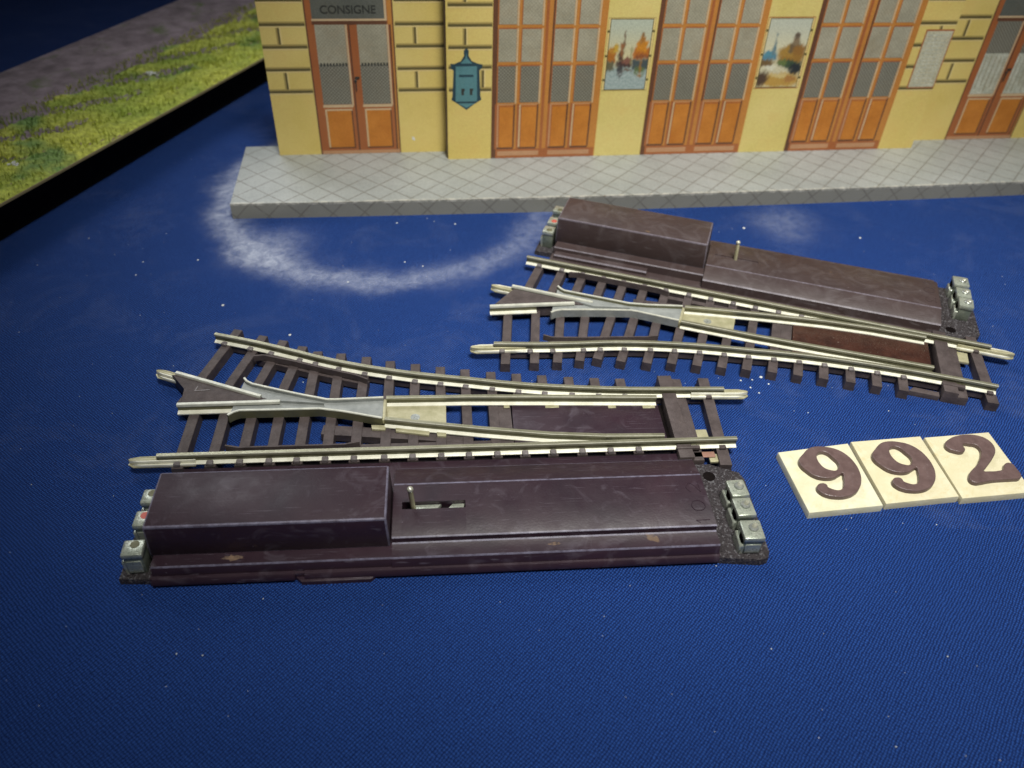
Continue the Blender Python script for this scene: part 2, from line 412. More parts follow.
def spline(pts, n=8):
    """Catmull-Rom through pts"""
    P = [Vector(p) for p in pts]; P = [2*P[0]-P[1]]+P+[2*P[-1]-P[-2]]; out = []
    for i in range(1, len(P)-2):
        for k in range(n):
            t = k/n; a, b, c, d = P[i-1:i+3]
            out.append(tuple(.5*((2*b)+(c-a)*t+(2*a-5*b+4*c-d)*t*t+(3*b-a-3*c+d)*t**3)))
    out.append(tuple(P[-2])); return out

# ------------------------------------------------------------------ turnout
FOOT = [(-1.15, 2.85), (1.15, 2.85), (1.15, 3.05), (.3, 3.4), (-.3, 3.4), (-1.15, 3.05)]
WEB = [(-.28, 3.3), (.28, 3.3), (.28, 4.75), (-.28, 4.75)]
HEAD = [(-.5, 4.6), (.5, 4.6), (.5, 5.2), (.38, 5.35), (-.38, 5.35), (-.5, 5.2)]
OUTER = [(4, 45.7), (15.7, 41.7), (26, 37.6), (35, 33.9), (44, 30.9), (51.5, 28.8), (58, 27.2), (65, 25.8), (72, 24.5), (80, 22.9), (90, 21.3), (104, 19.8), (117, 18.9), (135, 18.3)]

def rail_parts(b, path):
    b.sweep(path, FOOT, 'railfoot'); b.sweep(path, WEB, 'web'); b.sweep(path, HEAD, 'rail')

def lerp_table(T, x):
    for (a, b), (c, d) in zip(T, T[1:]):
        if x <= c: return b+(d-b)*(x-a)/(c-a)
    return T[-1][1]

def joiner(parent, m, x, y, ang, out):
    """folded fishplate gripping the last sleepers' worth of rail, tip pointing out"""
    b = MB(m)
    c, s = math.cos(ang), math.sin(ang)
    def P(l, o): return (x+out*l*c-o*s, y+out*l*s+o*c)
    def pl(pts, z0, z1, mt, bev=0): b.prism([P(l, o) for l, o in pts], z0, z1, mt, bev)
    pl([(-8.5, -1.45), (-8.5, 1.45), (4.9, 1.45), (6.5, .7), (6.7, -.5), (5.4, -1.45)], 2.55, 2.84, 'brass')
    for q in (-1, 1):
        pl([(-8.5, q*.95), (-8.5, q*1.5), (3.6, q*1.4), (5.6, q*.95)], 2.85, 3.4, 'railfoot', .12)
        pl([(-8.5, q*.42), (-8.5, q*.9), (4.2, q*.8), (6.3, q*.42)], 3.2, 4.05, 'brass' if q > 0 else 'railfoot', .1)
    pl([(.3, -.4), (.3, .4), (6.2, .4), (6.6, 0), (6.2, -.4)], 2.9, 4.05, 'brass', .15)
    return b.done('rail_joiner', parent)

def make_turnout(name, label, x, y, rz, m, bk, flip_joints, pin_x):
    root = empty(name, x, y, rz, label=label, category='track switch', group='model railway turnouts')
    # --- base casting
    b = MB(m)
    b.prism([(-.5, -31.4), (6.2, -31.8), (6.2, -10), (-.2, -10)], 0, 1.7, 'foot', .3)
    b.prism([(5.8, -32.2), (123.6, -32.2), (123.6, -1.7), (5.8, -1.7)], 0, 2.2, bk, .2)
    b.extr([(-32.9, .9), (-32.9, 1.7), (-32.4, 2.35), (-31.5, 2.35), (-31.5, .7)], 6.4, 34.6, bk)
    b.extr([(-32.9, .9), (-32.9, 1.7), (-32.4, 2.35), (-31.5, 2.35), (-31.5, .7)], 36.6, 123.2, bk)
    b.prism([(36, -33.5), (50, -33.5), (51.5, -32), (34.5, -32)], 0, 1.1, bk, .25)
    b.done('base', root)
    b = MB(m)
    foot = [(123, -32.5), (132.2, -33.5), (133.8, -33), (134.6, -31.4), (135.4, -10.4), (134.6, -8.2), (128.2, -5.2), (123, -5.2)]
    b.prism(foot, 0, 2.0, 'foot', .45)
    b.cyl(127.1, -9.3, 1.95, 2.03, 1.45, 'dark', 24)  # dark disc painted as the shaded hole
    b.done('terminal_plate', root)
    # --- raised motor cover
    b = MB(m)
    b.box(5.6, 54, -28.3, -12.7, 4.6, 13.15, bk, .45, 2, taper=.35)
    mc = b.done('motor_cover', root)
    # ledge under it
    b = MB(m)
    b.extr([(-31.6, 2.2), (-31.3, 4.5), (-31.0, 4.8), (-9.4, 4.8), (-9.1, 4.5), (-8.9, 2.2)], 6.4, 54.6, bk)
    b.extr([(-9, 2.2), (-6.6, 2.2), (-6.6, 3.1), (-7.0, 3.5), (-9, 3.5)], 7, 37, bk)
    # --- long low cover with a sloping shoulder toward the track
    top = [(-31.9, 2.1), (-31.4, 4.55), (-31.1, 4.85), (-27.9, 4.95), (-27.6, 5.15), (-27.5, 6.3), (-27.2, 6.55)]
    shoulder = [(-12.9, 6.55), (-12.4, 6.45), (-6.6, 4.95), (-6.2, 4.6), (-6.0, 2.1)]
    b.extr(top+shoulder, 54.3, 56.2, bk); b.extr(top+shoulder, 69.8, 123.2, bk)
    b.extr(top+[(-19.9, 6.55), (-19.9, 2.1)], 56.2, 69.8, bk)
    b.extr([(-17.9, 2.1), (-17.9, 6.55)]+shoulder, 56.2, 69.8, bk)
    if flip_joints: b.extr([(-19.9, 2.3), (-17.9, 2.3), (-17.9, 6.35), (-19.9, 6.35)], 56.2, 69.8, bk)
    else: b.extr([(-19.9, 2.3), (-17.9, 2.3), (-17.9, 4.6), (-19.9, 4.6)], 56.2, 69.8, 'dark')
    b.done('mechanism_cover', root)
    b = MB(m)
    b.prism([(58.5, -19.8), (63.2, -19.8), (64.6, -18), (58.5, -18)], 4.7, 5.6, 'terminal', .1)
    b.prism([(65.6, -19.8), (69.3, -19.8), (69.6, -18), (67, -18)], 4.7, 5.6, 'terminal', .1)
    b.done('slide_bar', root)
    b = MB(m)
    b.cyl(pin_x, -19.0, 5.5, 12.2, .55, 'brass', 14, tilt=(-.4, -.4), bev=.2); b.ball(pin_x-.4, -19.4, 12.2, .72, 'pin')
    b.done('lever_pin', root)
    # embossed figures on the end of the cover
    def emb(paths):
        b = MB(m)
        for p in paths: b.sweep(p, [(-.11, 6.5), (.11, 6.5), (.07, 6.65), (-.07, 6.65)], EM)
        b.done('embossed_digit', root)
    EM = bk
    emb([[(119, -25.9), (122, -25.9)], [(119, -25.9), (119.8, -26.7)]])
    emb([spline([(118.9, -21.9), (119.6, -20.6), (121.2, -20.6), (122, -21.9), (121.2, -23.1), (119.6, -23.1), (118.9, -21.9)], 4)])
    emb([spline([(119.8, -17.9), (119, -16.6), (119.8, -15.2), (120.8, -15.8), (122, -17.9)], 4), [(122, -17.9), (122, -15.0)]])
    if not flip_joints:
        for px_, py_, pz_, sx_, sy_ in ((22.5, -29.6, 4.82, 2.3, .9), (88, -29.3, 4.92, 1.5, .45)):
            b = MB(m); n_ = 19
            b.prism([(px_+sx_*random.uniform(.45, 1.15)*math.cos(6.283*i/n_), py_+sy_*random.uniform(.45, 1.15)*math.sin(6.283*i/n_)) for i in range(n_)], pz_-.3, pz_+.02, 'worn')
            b.done('worn_patch', root)
    # --- sleepers
    prof = [(-1.35, 0), (1.35, 0), (1.25, 2.7), (1.15, 2.8), (-1.15, 2.8), (-1.25, 2.7)]
    xs = [4.4, 11.7, 18.4, 25, 31.3, 37.8, 44.4, 51.4, 58, 64.7, 71.2, 77.9, 84.5, 91.2, 98.2, 105, 111.8]
    ends = [(8.9, 50.5), (16.2, 47.5), (22, 45.2), (27.5, 42.4), (31.8, 40), (38.1, 38.9), (45, 37.2), (51.4, 35.2), (58.1, 33.7), (64.7, 32.3), (71.2, 31), (78, 29.7), (84.7, 28.7), (91.4, 27.8), (98.4, 26.9), (105.2, 26.2), (112, 25.7)]
    kink = {0: (.6, 21), 1: (8.9, 20.5), 2: (16.6, 21), 3: (24, 21)}
    ypl = lambda xx: lerp_table(OUTER, xx)
    for i, (cx, e) in enumerate(zip(xs, ends)):
        b = MB(m)
        y0 = -1.9 if cx > 6 else -2.2
        path = [(cx, y0), (cx, 17)] + ([kink[i]] if i in kink else []) + [e]
        b.sweep(path, prof, 'sleeper')
        # chairs that clip the rail foot
        for q in (-1, 1): b.box(cx-.75, cx+.75, q*1.15-.7, q*1.15+.7, 2.7, 3.75, 'chair', .2, 1)
        if cx > 44 or True:
            k = e[0]-(.4*6 if i < 3 else 0); yy = ypl(k)
            for q in (-1, 1): b.box(k-.75, k+.75, yy+q*1.15-.65, yy+q*1.15+.65, 2.75, 3.6, 'chair', .18, 1, rot=-math.atan(.4 if i < 4 else .2))
        b.done('sleeper', root)
    b = MB(m); b.sweep([(131.9, -6.5), (134.4, 23 if flip_joints else 25.2)], [(-1.5, 0), (1.5, 0), (1.4, 2.7), (-1.4, 2.7)], 'sleeper')
    for q in (-1, 1):
        b.box(131.6, 133.2, q*1.05-.6, q*1.05+.6, 2.65, 3.5, 'sleeper', .15, 1); b.box(133, 134.6, 18.3+q*1.1-.6, 18.3+q*1.1+.6, 2.65, 3.5, 'sleeper', .15, 1)
    b.done('sleeper', root)
    # wide slotted sleeper over the throw bar
    b = MB(m)
    ye = 23.4 if flip_joints else 25.5
    b.prism([(121, -4.6), (124.6, -4.6), (125.6, ye), (121.9, ye)], 0, 3.75, 'sleeper', .25)
    b.prism([(124.6, -4.6), (127.2, -4.6), (128.3, ye-.3), (125.6, ye)], 0, 2.6, 'sleeper', .2)
    b.box(120.9, 126.6, -1.9, -.9, 3, 4.1, 'sleeper', .2); b.box(121.6, 127.4, 19.4, 20.6, 2.6, 4.0, 'sleeper', .2)
    if flip_joints: b.prism([(113.5, 23.6), (121.5, 23.4), (121.5, 21.5), (115, 21.5)], 0, 1.6, 'sleeper', .2)
    b.done('throw_bar_cover', root)
    b = MB(m)
    b.box(127.4, 130.4, 1.6, 6.2, 1.4, 2.3, 'brass', .2)
    b.done('contact_strip', root)
    b = MB(m)
    b.box(128.6, 130.8, -4.8, -2.2, 1.4, 2.2, 'brass', .2)
    b.done('contact_strip', root)
    b = MB(m)
    b.box(125, 130.2, -3.6, -1.8, 2.25, 2.6, 'copper', .15)
    b.done('contact_strip', root)
    # --- webbing between the sleepers
    b = MB(m)
    w = [(-.8, .6), (.8, .6), (.8, 2.55), (-.8, 2.55)]
    b.sweep([(17, .2), (120, .2)], w, 'sleeper'); b.sweep([(45, 3.4), (81, 3.4)], w, 'sleeper')
    ww = [(-1.6, .6), (1.6, .6), (1.6, 2.62), (-1.6, 2.62)]
    b.sweep([(36, 9.6), (47, 8.2), (60, 6.6), (70, 5.2)], ww, 'sleeper')
    b.sweep(spline([(16, 38.2), (26, 34), (35, 30.4), (46, 26.6)], 4), w, 'sleeper')
    op = [p for p in spline(OUTER) if p[0] > 5]
    b.sweep(op, w, 'sleeper')
    b.sweep([(80.6, 1.5), (80.6, 19)], [(-1.6, .6), (1.6, .6), (1.6, 2.7), (-1.6, 2.7)], 'sleeper')
    b.done('sleeper_web', root)
    b = MB(m)
    b.prism([(82.3, 1.5), (119.6, 1.2), (119.9, 17), (82.6, 19)], .3, 2.95, 'panel' if flip_joints else bk, .1)
    b.prism([(119.9, 1.2), (121, 1.2), (121.6, 17), (120.2, 17)], .3, .9, 'dark')
    b.done('blade_panel', root)
    # --- guard rails
    b = MB(m)
    gp = [(-.28, 2.8), (.28, 2.8), (.22, 4.5), (-.22, 4.5)]
    b.sweep([(14.5, 3.3), (17.5, 2.5), (42, 2.5), (45.5, 3.3)], gp, 'sleeper'); b.box(14.6, 45.3, .9, 2.4, 2.8, 3.3, 'sleeper')
    b.done('guard_rail', root)
    b = MB(m)
    g = [(15.6, 36.6), (18, 36.9), (26, 34.2), (35, 30.7), (43, 27.8), (46, 26.0)]
    b.sweep(g, gp, 'sleeper'); b.sweep([(x_, y_+1) for x_, y_ in g[1:-1]], [(-.8, 2.8), (.8, 2.8), (.8, 3.3), (-.8, 3.3)], 'sleeper')
    b.done('guard_rail', root)
    # --- stock rails
    b = MB(m); rail_parts(b, [(0, 0), (135.8, 0)]); r1 = b.done('stock_rail', root)
    b = MB(m); OUT = OUTER[:-1]+[(135.2, 18.3) if flip_joints else (137.7, 18.2)]
    rail_parts(b, spline(OUT)); r2 = b.done('stock_rail', root)
    # --- frog
    b = MB(m)
    up = [(15, 26.7), (15.9, 25.4), (17.5, 24.3), (24, 21.9), (29.7, 19.9), (36.6, 17.7), (38.5, 17.6), (50.5, 17.9)]
    lo = [(13.4, 12.9), (14.6, 13.9), (15.9, 14.5), (30.3, 14.4), (35.2, 14.4), (40.9, 13.2), (50.5, 10.4)]
    b.prism(lo+up[::-1], 2.8, 4.3, 'zinc')
    wall = [(-.3, 2.8), (.3, 2.8), (.3, 5.2), (-.3, 5.2)]; cap = [(-.32, 5.15), (.32, 5.15), (.22, 5.36), (-.22, 5.36)]
    for p in (up, lo):
        b.sweep(p, wall, 'web' if p is lo else 'zinc'); b.sweep(p, cap, 'zinc_hi')
    # raised nose between the wings
    b.prism([(20, 18.4), (26.5, 17.6), (36, 16.4), (26, 19.2)], 4.25, 5.1, 'zinc', .15)
    b.done('frog', root)
    b = MB(m)
    if not flip_joints: vp = [(-3.6, 29.2), (.9, 23.6), (1.0, 18), (24.5, 18.2), (19.5, 19.9), (8, 24.9), (-2, 29.3)]
    else: vp = [(-1.6, 27.2), (1.2, 18.1), (24.5, 18.2), (19.5, 19.9), (8, 24.9), (-1.8, 29.3)]
    b.prism(vp, 1.0, 4.7, 'sleeper', .15)
    if not flip_joints: b.sweep([(4, 24.4), (3.6, 22.6), (7.2, 22.9)], [(-.2, 4.6), (.2, 4.6), (.15, 4.85), (-.15, 4.85)], 'chair')
    b.done('frog_plate', root)
    for p in ([(.5, 17.3), (25.2, 17.5)], [(-2.5, 29.6), (8.6, 24.7), (20.2, 19.6)]):
        b = MB(m)
        b.sweep(p, HEAD, 'zinc_hi')
        q = [p[0], (p[0][0]+(p[-1][0]-p[0][0])*.55, p[0][1]+(p[-1][1]-p[0][1])*.55)]
        sgn = -1 if p[0][1] < 20 else 1
        b.sweep(q, WEB, 'web'); b.sweep(q, [(sgn*.1, 2.85), (sgn*1.4, 2.85), (sgn*1.4, 3.15), (sgn*.1, 3.4)], 'railfoot')
        b.done('frog_rail', root)
    # --- pivot plate and blades
    b = MB(m)
    b.prism([(50.9, 9.3), (66, 6.9), (66, 17.6), (50.9, 18.2)], 2.75, 3.05, 'brass')
    b.prism([(47.8, 10.1), (48, 8.6), (51.2, 8.2), (51.4, 9.8)], 2.75, 3.3, 'brass', .1)
    b.prism([(53.6, 9.2), (53.8, 7.6), (61.8, 5.9), (62, 7.4)], 2.75, 3.3, 'brass', .1)
    b.prism([(63.6, 7), (63.8, 5.6), (65.9, 5.3), (66, 6.9)], 2.75, 3.3, 'brass', .1)
    b.cyl(58.4, 12.6, 3.0, 3.12, 1.15, 'screw', 20)
    b.box(50.5, 51.3, 10.2, 17.9, 3.1, 4.6, 'brass', .15)
    b.done('pivot_plate', root)
    for p, tabs, sg in (([(51.2, 17.9), (72, 17.6), (90, 16.9), (119.4, 15.6)], ((80.5, 82), (91, 94.5), (107, 109), (115.8, 119)), -1),
                    ([(51.2, 10.3), (60, 8.6), (75, 5.9), (91, 3.4), (104, 2.2), (118.4, 1.75)], (), -1)):
        b = MB(m)
        b.sweep(p, WEB, 'web'); b.sweep(p, HEAD, 'rail')
        b.sweep(p, [(.3 if p[0][1] < 15 else -1.2, 2.95), (1.1 if p[0][1] > 15 else .3, 2.95), (.28, 3.5), (-.28, 3.5)] if False else [(-1.2, 3.0), (1.0, 3.0), (1.0, 3.25), (.28, 3.5), (-.28, 3.5), (-1.2, 3.25)], 'railfoot')
        for a, c_ in tabs:
            yy = lerp_table(p, a); b.box(a, c_, yy-2.1, yy-1.0, 2.8, 3.1, 'brass', .08, 1)
        b.done('point_blade', root)
    # --- joiners
    if not flip_joints:
        joiner(r1, m, 0, 0, 0, -1); joiner(r2, m, 137.7, 18.2, -.04, 1)
        joiner(root, m, -2.3, 29.5, -.41, -1)
    else:
        joiner(r2, m, 4.2, 45.6, -.38, -1); joiner(r1, m, 135.8, 0, 0, 1)
        joiner(root, m, .5, 17.4, 0, -1)
    # --- screw terminals
    def term(x0, x1, y0, y1, z0, z1, red=False, back=False, rot=0):
        b = MB(m)
        b.box(x0+.25, x1-.2, y0+.2, y1-.2, z0, z1-1.0, 'terminal_low', .3, 2, rot=rot)
        b.box(x0, x1, y0, y1, z1-1.5, z1, 'terminal', .38, 2, rot=rot)
        b.box(x0+.6, x1-.6, y0+.05, y0+.35, z0+.6, z1-2.2, 'terminal', .1, 1, rot=rot)
        b.box(x0-.12, x0+.3, y0+1.0, y1-2.2, z1-2.8, z1-.9, 'dark', .1, 1, rot=rot)
        b.box(x0-.5, x0+1.2, y0+.3, y1-.4, z0-.3, z1-2.6, 'terminal', .3, 1, rot=rot)
        o = b.done('terminal', root)
        b = MB(m); cx, cy = (x0+x1)/2+.25, (y0+y1)/2+.2
        if back:
            b.cyl(cx, cy+.5, z1-.15, z1+.12, .95, 'redpaint' if red else 'web', 16, bev=.08)
        else:
            b.cyl(cx, cy, z1-.1, z1+.55, 1.05, 'screw', 18, bev=.15); b.cyl(cx+.1, cy+.1, z1+.5, z1+1.0, .55, 'pin', 14, tilt=(.25, .15), bev=.15)
        b.done('screw', o)
        return o
    term(128.4, 132.5, -20.0, -15.2, 1.9, 7.2, rot=.05)
    term(128.2, 132.4, -25.6, -20.5, 1.9, 7.2, rot=.02)
    term(127.9, 132.4, -32.0, -26.9, 1.9, 7.3, rot=-.03)
    term(1.0, 5.2, -30.4, -26.4, 1.6, 7.9, back=True, rot=.04)
    term(1.2, 4.9, -22.8, -18.6, 1.6, 7.7, red=True, back=True)
    term(1.2, 4.9, -16.6, -12.6, 1.6, 7.7, back=True)
    return root

F = make_turnout('turnout', 'dark purple railway turnout in front, its motor box nearest the viewer',
                 -80.31, 127.03, R(5.9376), 1, 'bakelite', False, 58.6)
B = make_turnout('turnout', 'reddish brown railway turnout behind, its motor box beside the station platform',
                 3.02, 219.26, R(-15.638), -1, 'bakelite_b', True, 62.8)

# ------------------------------------------------------------------ numbered tiles
NINE = [(69.42, 136.45), (71.03, 138.66), (72.71, 140.48), (74.76, 141.25), (77.21, 141.18), (79.48, 140.46), (81.18, 138.85), (82.3, 136.38), (82.65, 133.51), (82.28, 131.06), (81.2, 128.62), (79.48, 126.77), (77.44, 125.76), (75.04, 125.47), (73.1, 125.82), (71.88, 126.72), (71.49, 127.67), (71.95, 128.67), (72.81, 129.12), (73.63, 128.89), (73.77, 128.11), (74.71, 127.46), (76.09, 127.15), (77.44, 127.82), (78.31, 129.64), (78.77, 131.66), (78.79, 133.08), (77.76, 132.61), (76.11, 131.5), (73.94, 131.18), (71.74, 131.85), (70.33, 133.39), (69.47, 134.78)]
HOLE = [(73.83, 138.61), (75.17, 139.85), (76.53, 139.76), (77.89, 138.01), (78.73, 136.08), (78.37, 134.49), (77.23, 133.39), (76.04, 133.45), (74.71, 134.06), (73.87, 135.46), (73.54, 137.11)]
TWO = [(107.33, 144.29), (108.9, 145.94), (111.28, 147.21), (114.06, 147.83), (116.51, 147.62), (118.04, 146.73), (118.88, 145.0), (118.67, 143.01), (117.16, 140.54), (115.14, 138.3), (113.49, 136.52), (112.7, 135.6), (114.51, 135.35), (116.77, 135.69), (118.25, 136.31), (119.34, 138.13), (120.69, 138.42), (121.18, 136.77), (121.32, 134.72), (120.64, 133.87), (119.16, 133.58), (116.3, 133.21), (113.4, 132.72), (110.7, 131.96), (109.44, 131.8), (108.71, 132.36), (109.05, 133.8), (110.35, 135.51), (112.28, 137.29), (113.95, 139.49), (114.99, 141.27), (115.5, 143.25), (114.93, 144.53), (113.51, 144.89), (111.8, 144.92), (111.19, 144.17), (111.16, 142.68), (110.15, 141.92), (108.7, 142.18), (107.42, 142.89)]

def numeral(loops, dx, dy, ox, oy, parent):
    cu = bpy.data.curves.new('outline', 'CURVE'); cu.dimensions = '2D'; cu.fill_mode = 'BOTH'
    for lp in loops:
        sp = cu.splines.new('BEZIER'); sp.bezier_points.add(len(lp)-1); sp.use_cyclic_u = True; sp.resolution_u = 3
        for p, (x, y) in zip(sp.bezier_points, lp):
            p.co = ((x+dx-ox)*S, (y+dy-oy)*S, 0); p.handle_left_type = p.handle_right_type = 'AUTO'
    cu.extrude = .42*S; cu.bevel_depth = .26*S; cu.bevel_resolution = 2; cu.offset = -.02*S
    tmp = bpy.data.objects.new('outline', cu); col.objects.link(tmp)
    dg = bpy.context.evaluated_depsgraph_get(); me = bpy.data.meshes.new_from_object(tmp.evaluated_get(dg))
    bpy.data.objects.remove(tmp); me.materials.clear(); me.materials.append(M['digit'])
    me.polygons.foreach_set('use_smooth', [True]*len(me.polygons)); me.set_sharp_from_angle(angle=R(50))
    o = bpy.data.objects.new('numeral', me); col.objects.link(o); o.parent = parent; o.location = (0, 0, 2.5*S)
    return o

def tile(corners, loops, dx, dy, label, mat):
    ox = sum(c[0] for c in corners)/4; oy = sum(c[1] for c in corners)/4
    root = empty('number_tile', ox, oy, 0, label=label, category='number tile', group='ivory number tiles in a row')
    b = MB(); b.prism([(x-ox, y-oy) for x, y in corners], 0, 2.05, mat, .25); b.done('tile', root)
    numeral(loops, dx, dy, ox, oy, root)
tile([(68.1, 121.0), (85.8, 124.2), (83.4, 144.1), (65.2, 139.9)], [NINE, HOLE], 0, 0, 'creamy white tile with a raised brown 9, at the left end of the three', 'ivory')
tile([(86.6, 124.7), (104.6, 128.0), (102.6, 147.8), (84.3, 144.7)], [NINE, HOLE], 18.4, 2.9, 'yellowed ivory tile with a raised brown 9, between the other nine and the two', 'ivory2')
tile([(105.1, 127.4), (122.9, 130.4), (120.8, 150.4), (103.5, 147.4)], [TWO], 0, 0, 'yellowed ivory tile with a raised brown 2', 'ivory2')

# ------------------------------------------------------------------ tin station
ANG = R(8.829)
ST = empty('toy_station', -97.7, 243.7, ANG, label='lithographed tin toy station with yellow stone walls on a grey paved platform', category='toy building')
b = MB()
fe = [(339*i/24, -2.6*4*(i/24)*(1-i/24)-.2) for i in range(25)]      # the tin front edge bows out slightly
b.prism(fe+[(339, 44.8), (0, 44.8)], 0, 5.6, 'paving', .22); b.done('platform', ST)
BK, FR = 36.6, 29.6; Z0, Z1 = 5.6, 74.0
YB, YF = BK, FR

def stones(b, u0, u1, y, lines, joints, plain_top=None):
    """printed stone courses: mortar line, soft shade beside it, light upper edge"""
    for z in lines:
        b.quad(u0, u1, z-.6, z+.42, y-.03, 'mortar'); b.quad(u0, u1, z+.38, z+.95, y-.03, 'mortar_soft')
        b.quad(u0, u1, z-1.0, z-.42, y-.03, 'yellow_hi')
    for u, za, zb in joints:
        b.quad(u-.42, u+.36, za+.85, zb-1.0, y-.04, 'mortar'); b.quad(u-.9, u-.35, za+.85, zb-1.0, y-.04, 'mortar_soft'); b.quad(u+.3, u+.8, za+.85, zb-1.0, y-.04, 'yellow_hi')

# walls (three flats of the front, joined by short returns) and gable ends
b = MB()
def slab(u0, u1, y0, y1, mt='yellow'): b.box(u0, u1, y0, y1, Z0, Z1, mt)
slab(13.3, 75.6, BK, BK+1); slab(261.6, 325.0, BK, BK+1)
slab(75.6, 261.6, FR, BK+.9, 'yellow')
slab(13.3, 14.3, BK+1, 44.2); slab(324, 325, BK+1, 44.2); slab(14.3, 324, 43.2, 44.2)
CL = [29.3, 37.0, 44.7, 52.1, 59.9, 67.5]
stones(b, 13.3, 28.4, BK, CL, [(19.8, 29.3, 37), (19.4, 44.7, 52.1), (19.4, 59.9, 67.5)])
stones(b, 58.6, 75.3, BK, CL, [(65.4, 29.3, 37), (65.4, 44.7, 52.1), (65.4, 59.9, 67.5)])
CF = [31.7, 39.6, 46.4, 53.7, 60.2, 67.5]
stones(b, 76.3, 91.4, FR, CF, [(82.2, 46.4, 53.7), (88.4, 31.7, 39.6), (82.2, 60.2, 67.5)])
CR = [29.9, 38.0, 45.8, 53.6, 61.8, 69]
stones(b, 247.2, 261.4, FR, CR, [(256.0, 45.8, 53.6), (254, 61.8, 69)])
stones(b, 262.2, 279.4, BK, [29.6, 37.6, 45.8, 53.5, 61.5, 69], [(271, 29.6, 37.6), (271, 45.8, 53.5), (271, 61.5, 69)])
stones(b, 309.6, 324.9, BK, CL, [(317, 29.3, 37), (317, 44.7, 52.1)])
for u0, u1 in ((131.4, 149.0), (189.2, 207.2)):
    b.quad(u0, u1, 5.7, 73.9, FR-.02, 'yellow_plain')
b.quad(62.6, 63.3, 10.6, 11.7, BK-.05, 'white_bits'); b.quad(63.1, 63.6, 10.3, 11.2, BK-.06, 'white_bits')
b.done('wall', ST, smooth=False, recalc=False)

def consigne(parent, u, z, y, text, size, mt='ink'):
    cu = bpy.data.curves.new('lettering', 'FONT'); cu.body = text; cu.size = size*S; cu.align_x = 'CENTER'; cu.extrude = .02*S; cu.offset = .06*S
    tmp = bpy.data.objects.new('lettering', cu); col.objects.link(tmp)
    dg = bpy.context.evaluated_depsgraph_get(); me = bpy.data.meshes.new_from_object(tmp.evaluated_get(dg))
    bpy.data.objects.remove(tmp); me.materials.clear(); me.materials.append(M[mt])
    o = bpy.data.objects.new('lettering', me); col.objects.link(o); o.parent = parent
    o.location = (u*S, y*S, z*S); o.rotation_euler = (R(90), 0, 0)
    return o

def solid_door(u, y, sign, curtain):
    """two leaf door 29.6 wide whose frame starts at u"""
    b = MB(); q = b.quad
    q(u, u+29.6, Z0+.05, 73.9, y-.05, 'wood_mid')
    q(u, u+.5, Z0+.05, 73.9, y-.08, 'wood_dark')
    q(u+.5, u+2.2, Z0+.05, 73.9, y-.08, 'wood_mid'); q(u+27.6, u+29.1, Z0+.05, 73.9, y-.08, 'orange'); q(u+29.1, u+29.6, Z0+.05, 73.9, y-.08, 'wood_dark')
    q(u+2.2, u+27.4, 53.2, 53.9, y-.08, 'wood_pale'); q(u+2.2, u+27.4, 51.9, 53.2, y-.08, 'wood_dark')
    q(u+26.6, u+27.4, 53.9, 73.9, y-.08, 'wood_pale')
    q(u+.6, u+29.2, Z0+.05, 7.0, y-.09, 'rust_wood')
    o = b.done('door_frame', ST, smooth=False, recalc=False)
    b = MB(); b.quad(u+2.4, u+26.6, 53.9, 73.9, y-.09, 'signgrey'); b.done('transom', o, smooth=False, recalc=False)
    if sign: consigne(o, u+14.6, 55.6, y-.12, 'CONSIGNE', 3.7)
    for k, (a, c) in enumerate(((u+2.9, u+13.0), (u+17.1, u+27.0))):
        b = MB(); q = b.quad
        q(a-.9, c+1.2, 7.0, 52.0, y-.10, 'wood_mid')
        q(c+.1, c+.7, 24, 52, y-.12, 'wood_pale'); q(c+1.0, c+1.6, 7, 52, y-.12, 'wood_dark')
        q(a-.2, c+.4, 23.4, 24.4, y-.12, 'wood_pale')
        q(a+.3, c-.1, 8.3, 22.2, y-.12, 'panelwood'); q(a+.3, c-.1, 22.2, 22.8, y-.12, 'wood_pale'); q(a+.3, a+.9, 8.3, 22.2, y-.13, 'wood_pale'); q(c-.5, c, 8.3, 22.2, y-.13, 'wood_dark'); q(a+.3, c-.1, 7.8, 8.3, y-.13, 'wood_dark')
        leaf = b.done('door', ST, smooth=False, recalc=False)
        b = MB()
        if curtain:
            b.quad(a, c, 40.2, 52, y-.13, 'pane_dark'); b.quad(a, c, 24.5, 40.2, y-.13, 'curtain')
            for t in range(5): b.quad(a+1+t*2, a+1.5+t*2, 25+random.random()*4, 39, y-.14, 'pane')
        else:
            b.quad(a, c, 38.6, 52, y-.13, 'pane'); b.quad(a, c, 24.5, 38.6, y-.13, 'pane_dark')
            for t in range(9): b.quad(a+.5+t*1.08, a+1.15+t*1.08, 38.1, 39.2, y-.14, 'ink')
        b.done('glass', leaf, smooth=False, recalc=False)
        if k:
            b = MB(); b.ball(a-2.0, y-.3, 33, .55, 'ink', 1, (1, .5, 1)); b.box(a-2.2, a-1.8, y-.4, y-.1, 29.5, 33, 'ink'); b.box(a-2.2, a-.6, y-.4, y-.12, 33.8, 34.4, 'ink'); b.done('handle', leaf)
solid_door(28.6, BK, True, False)
solid_door(279.8, BK, False, True)

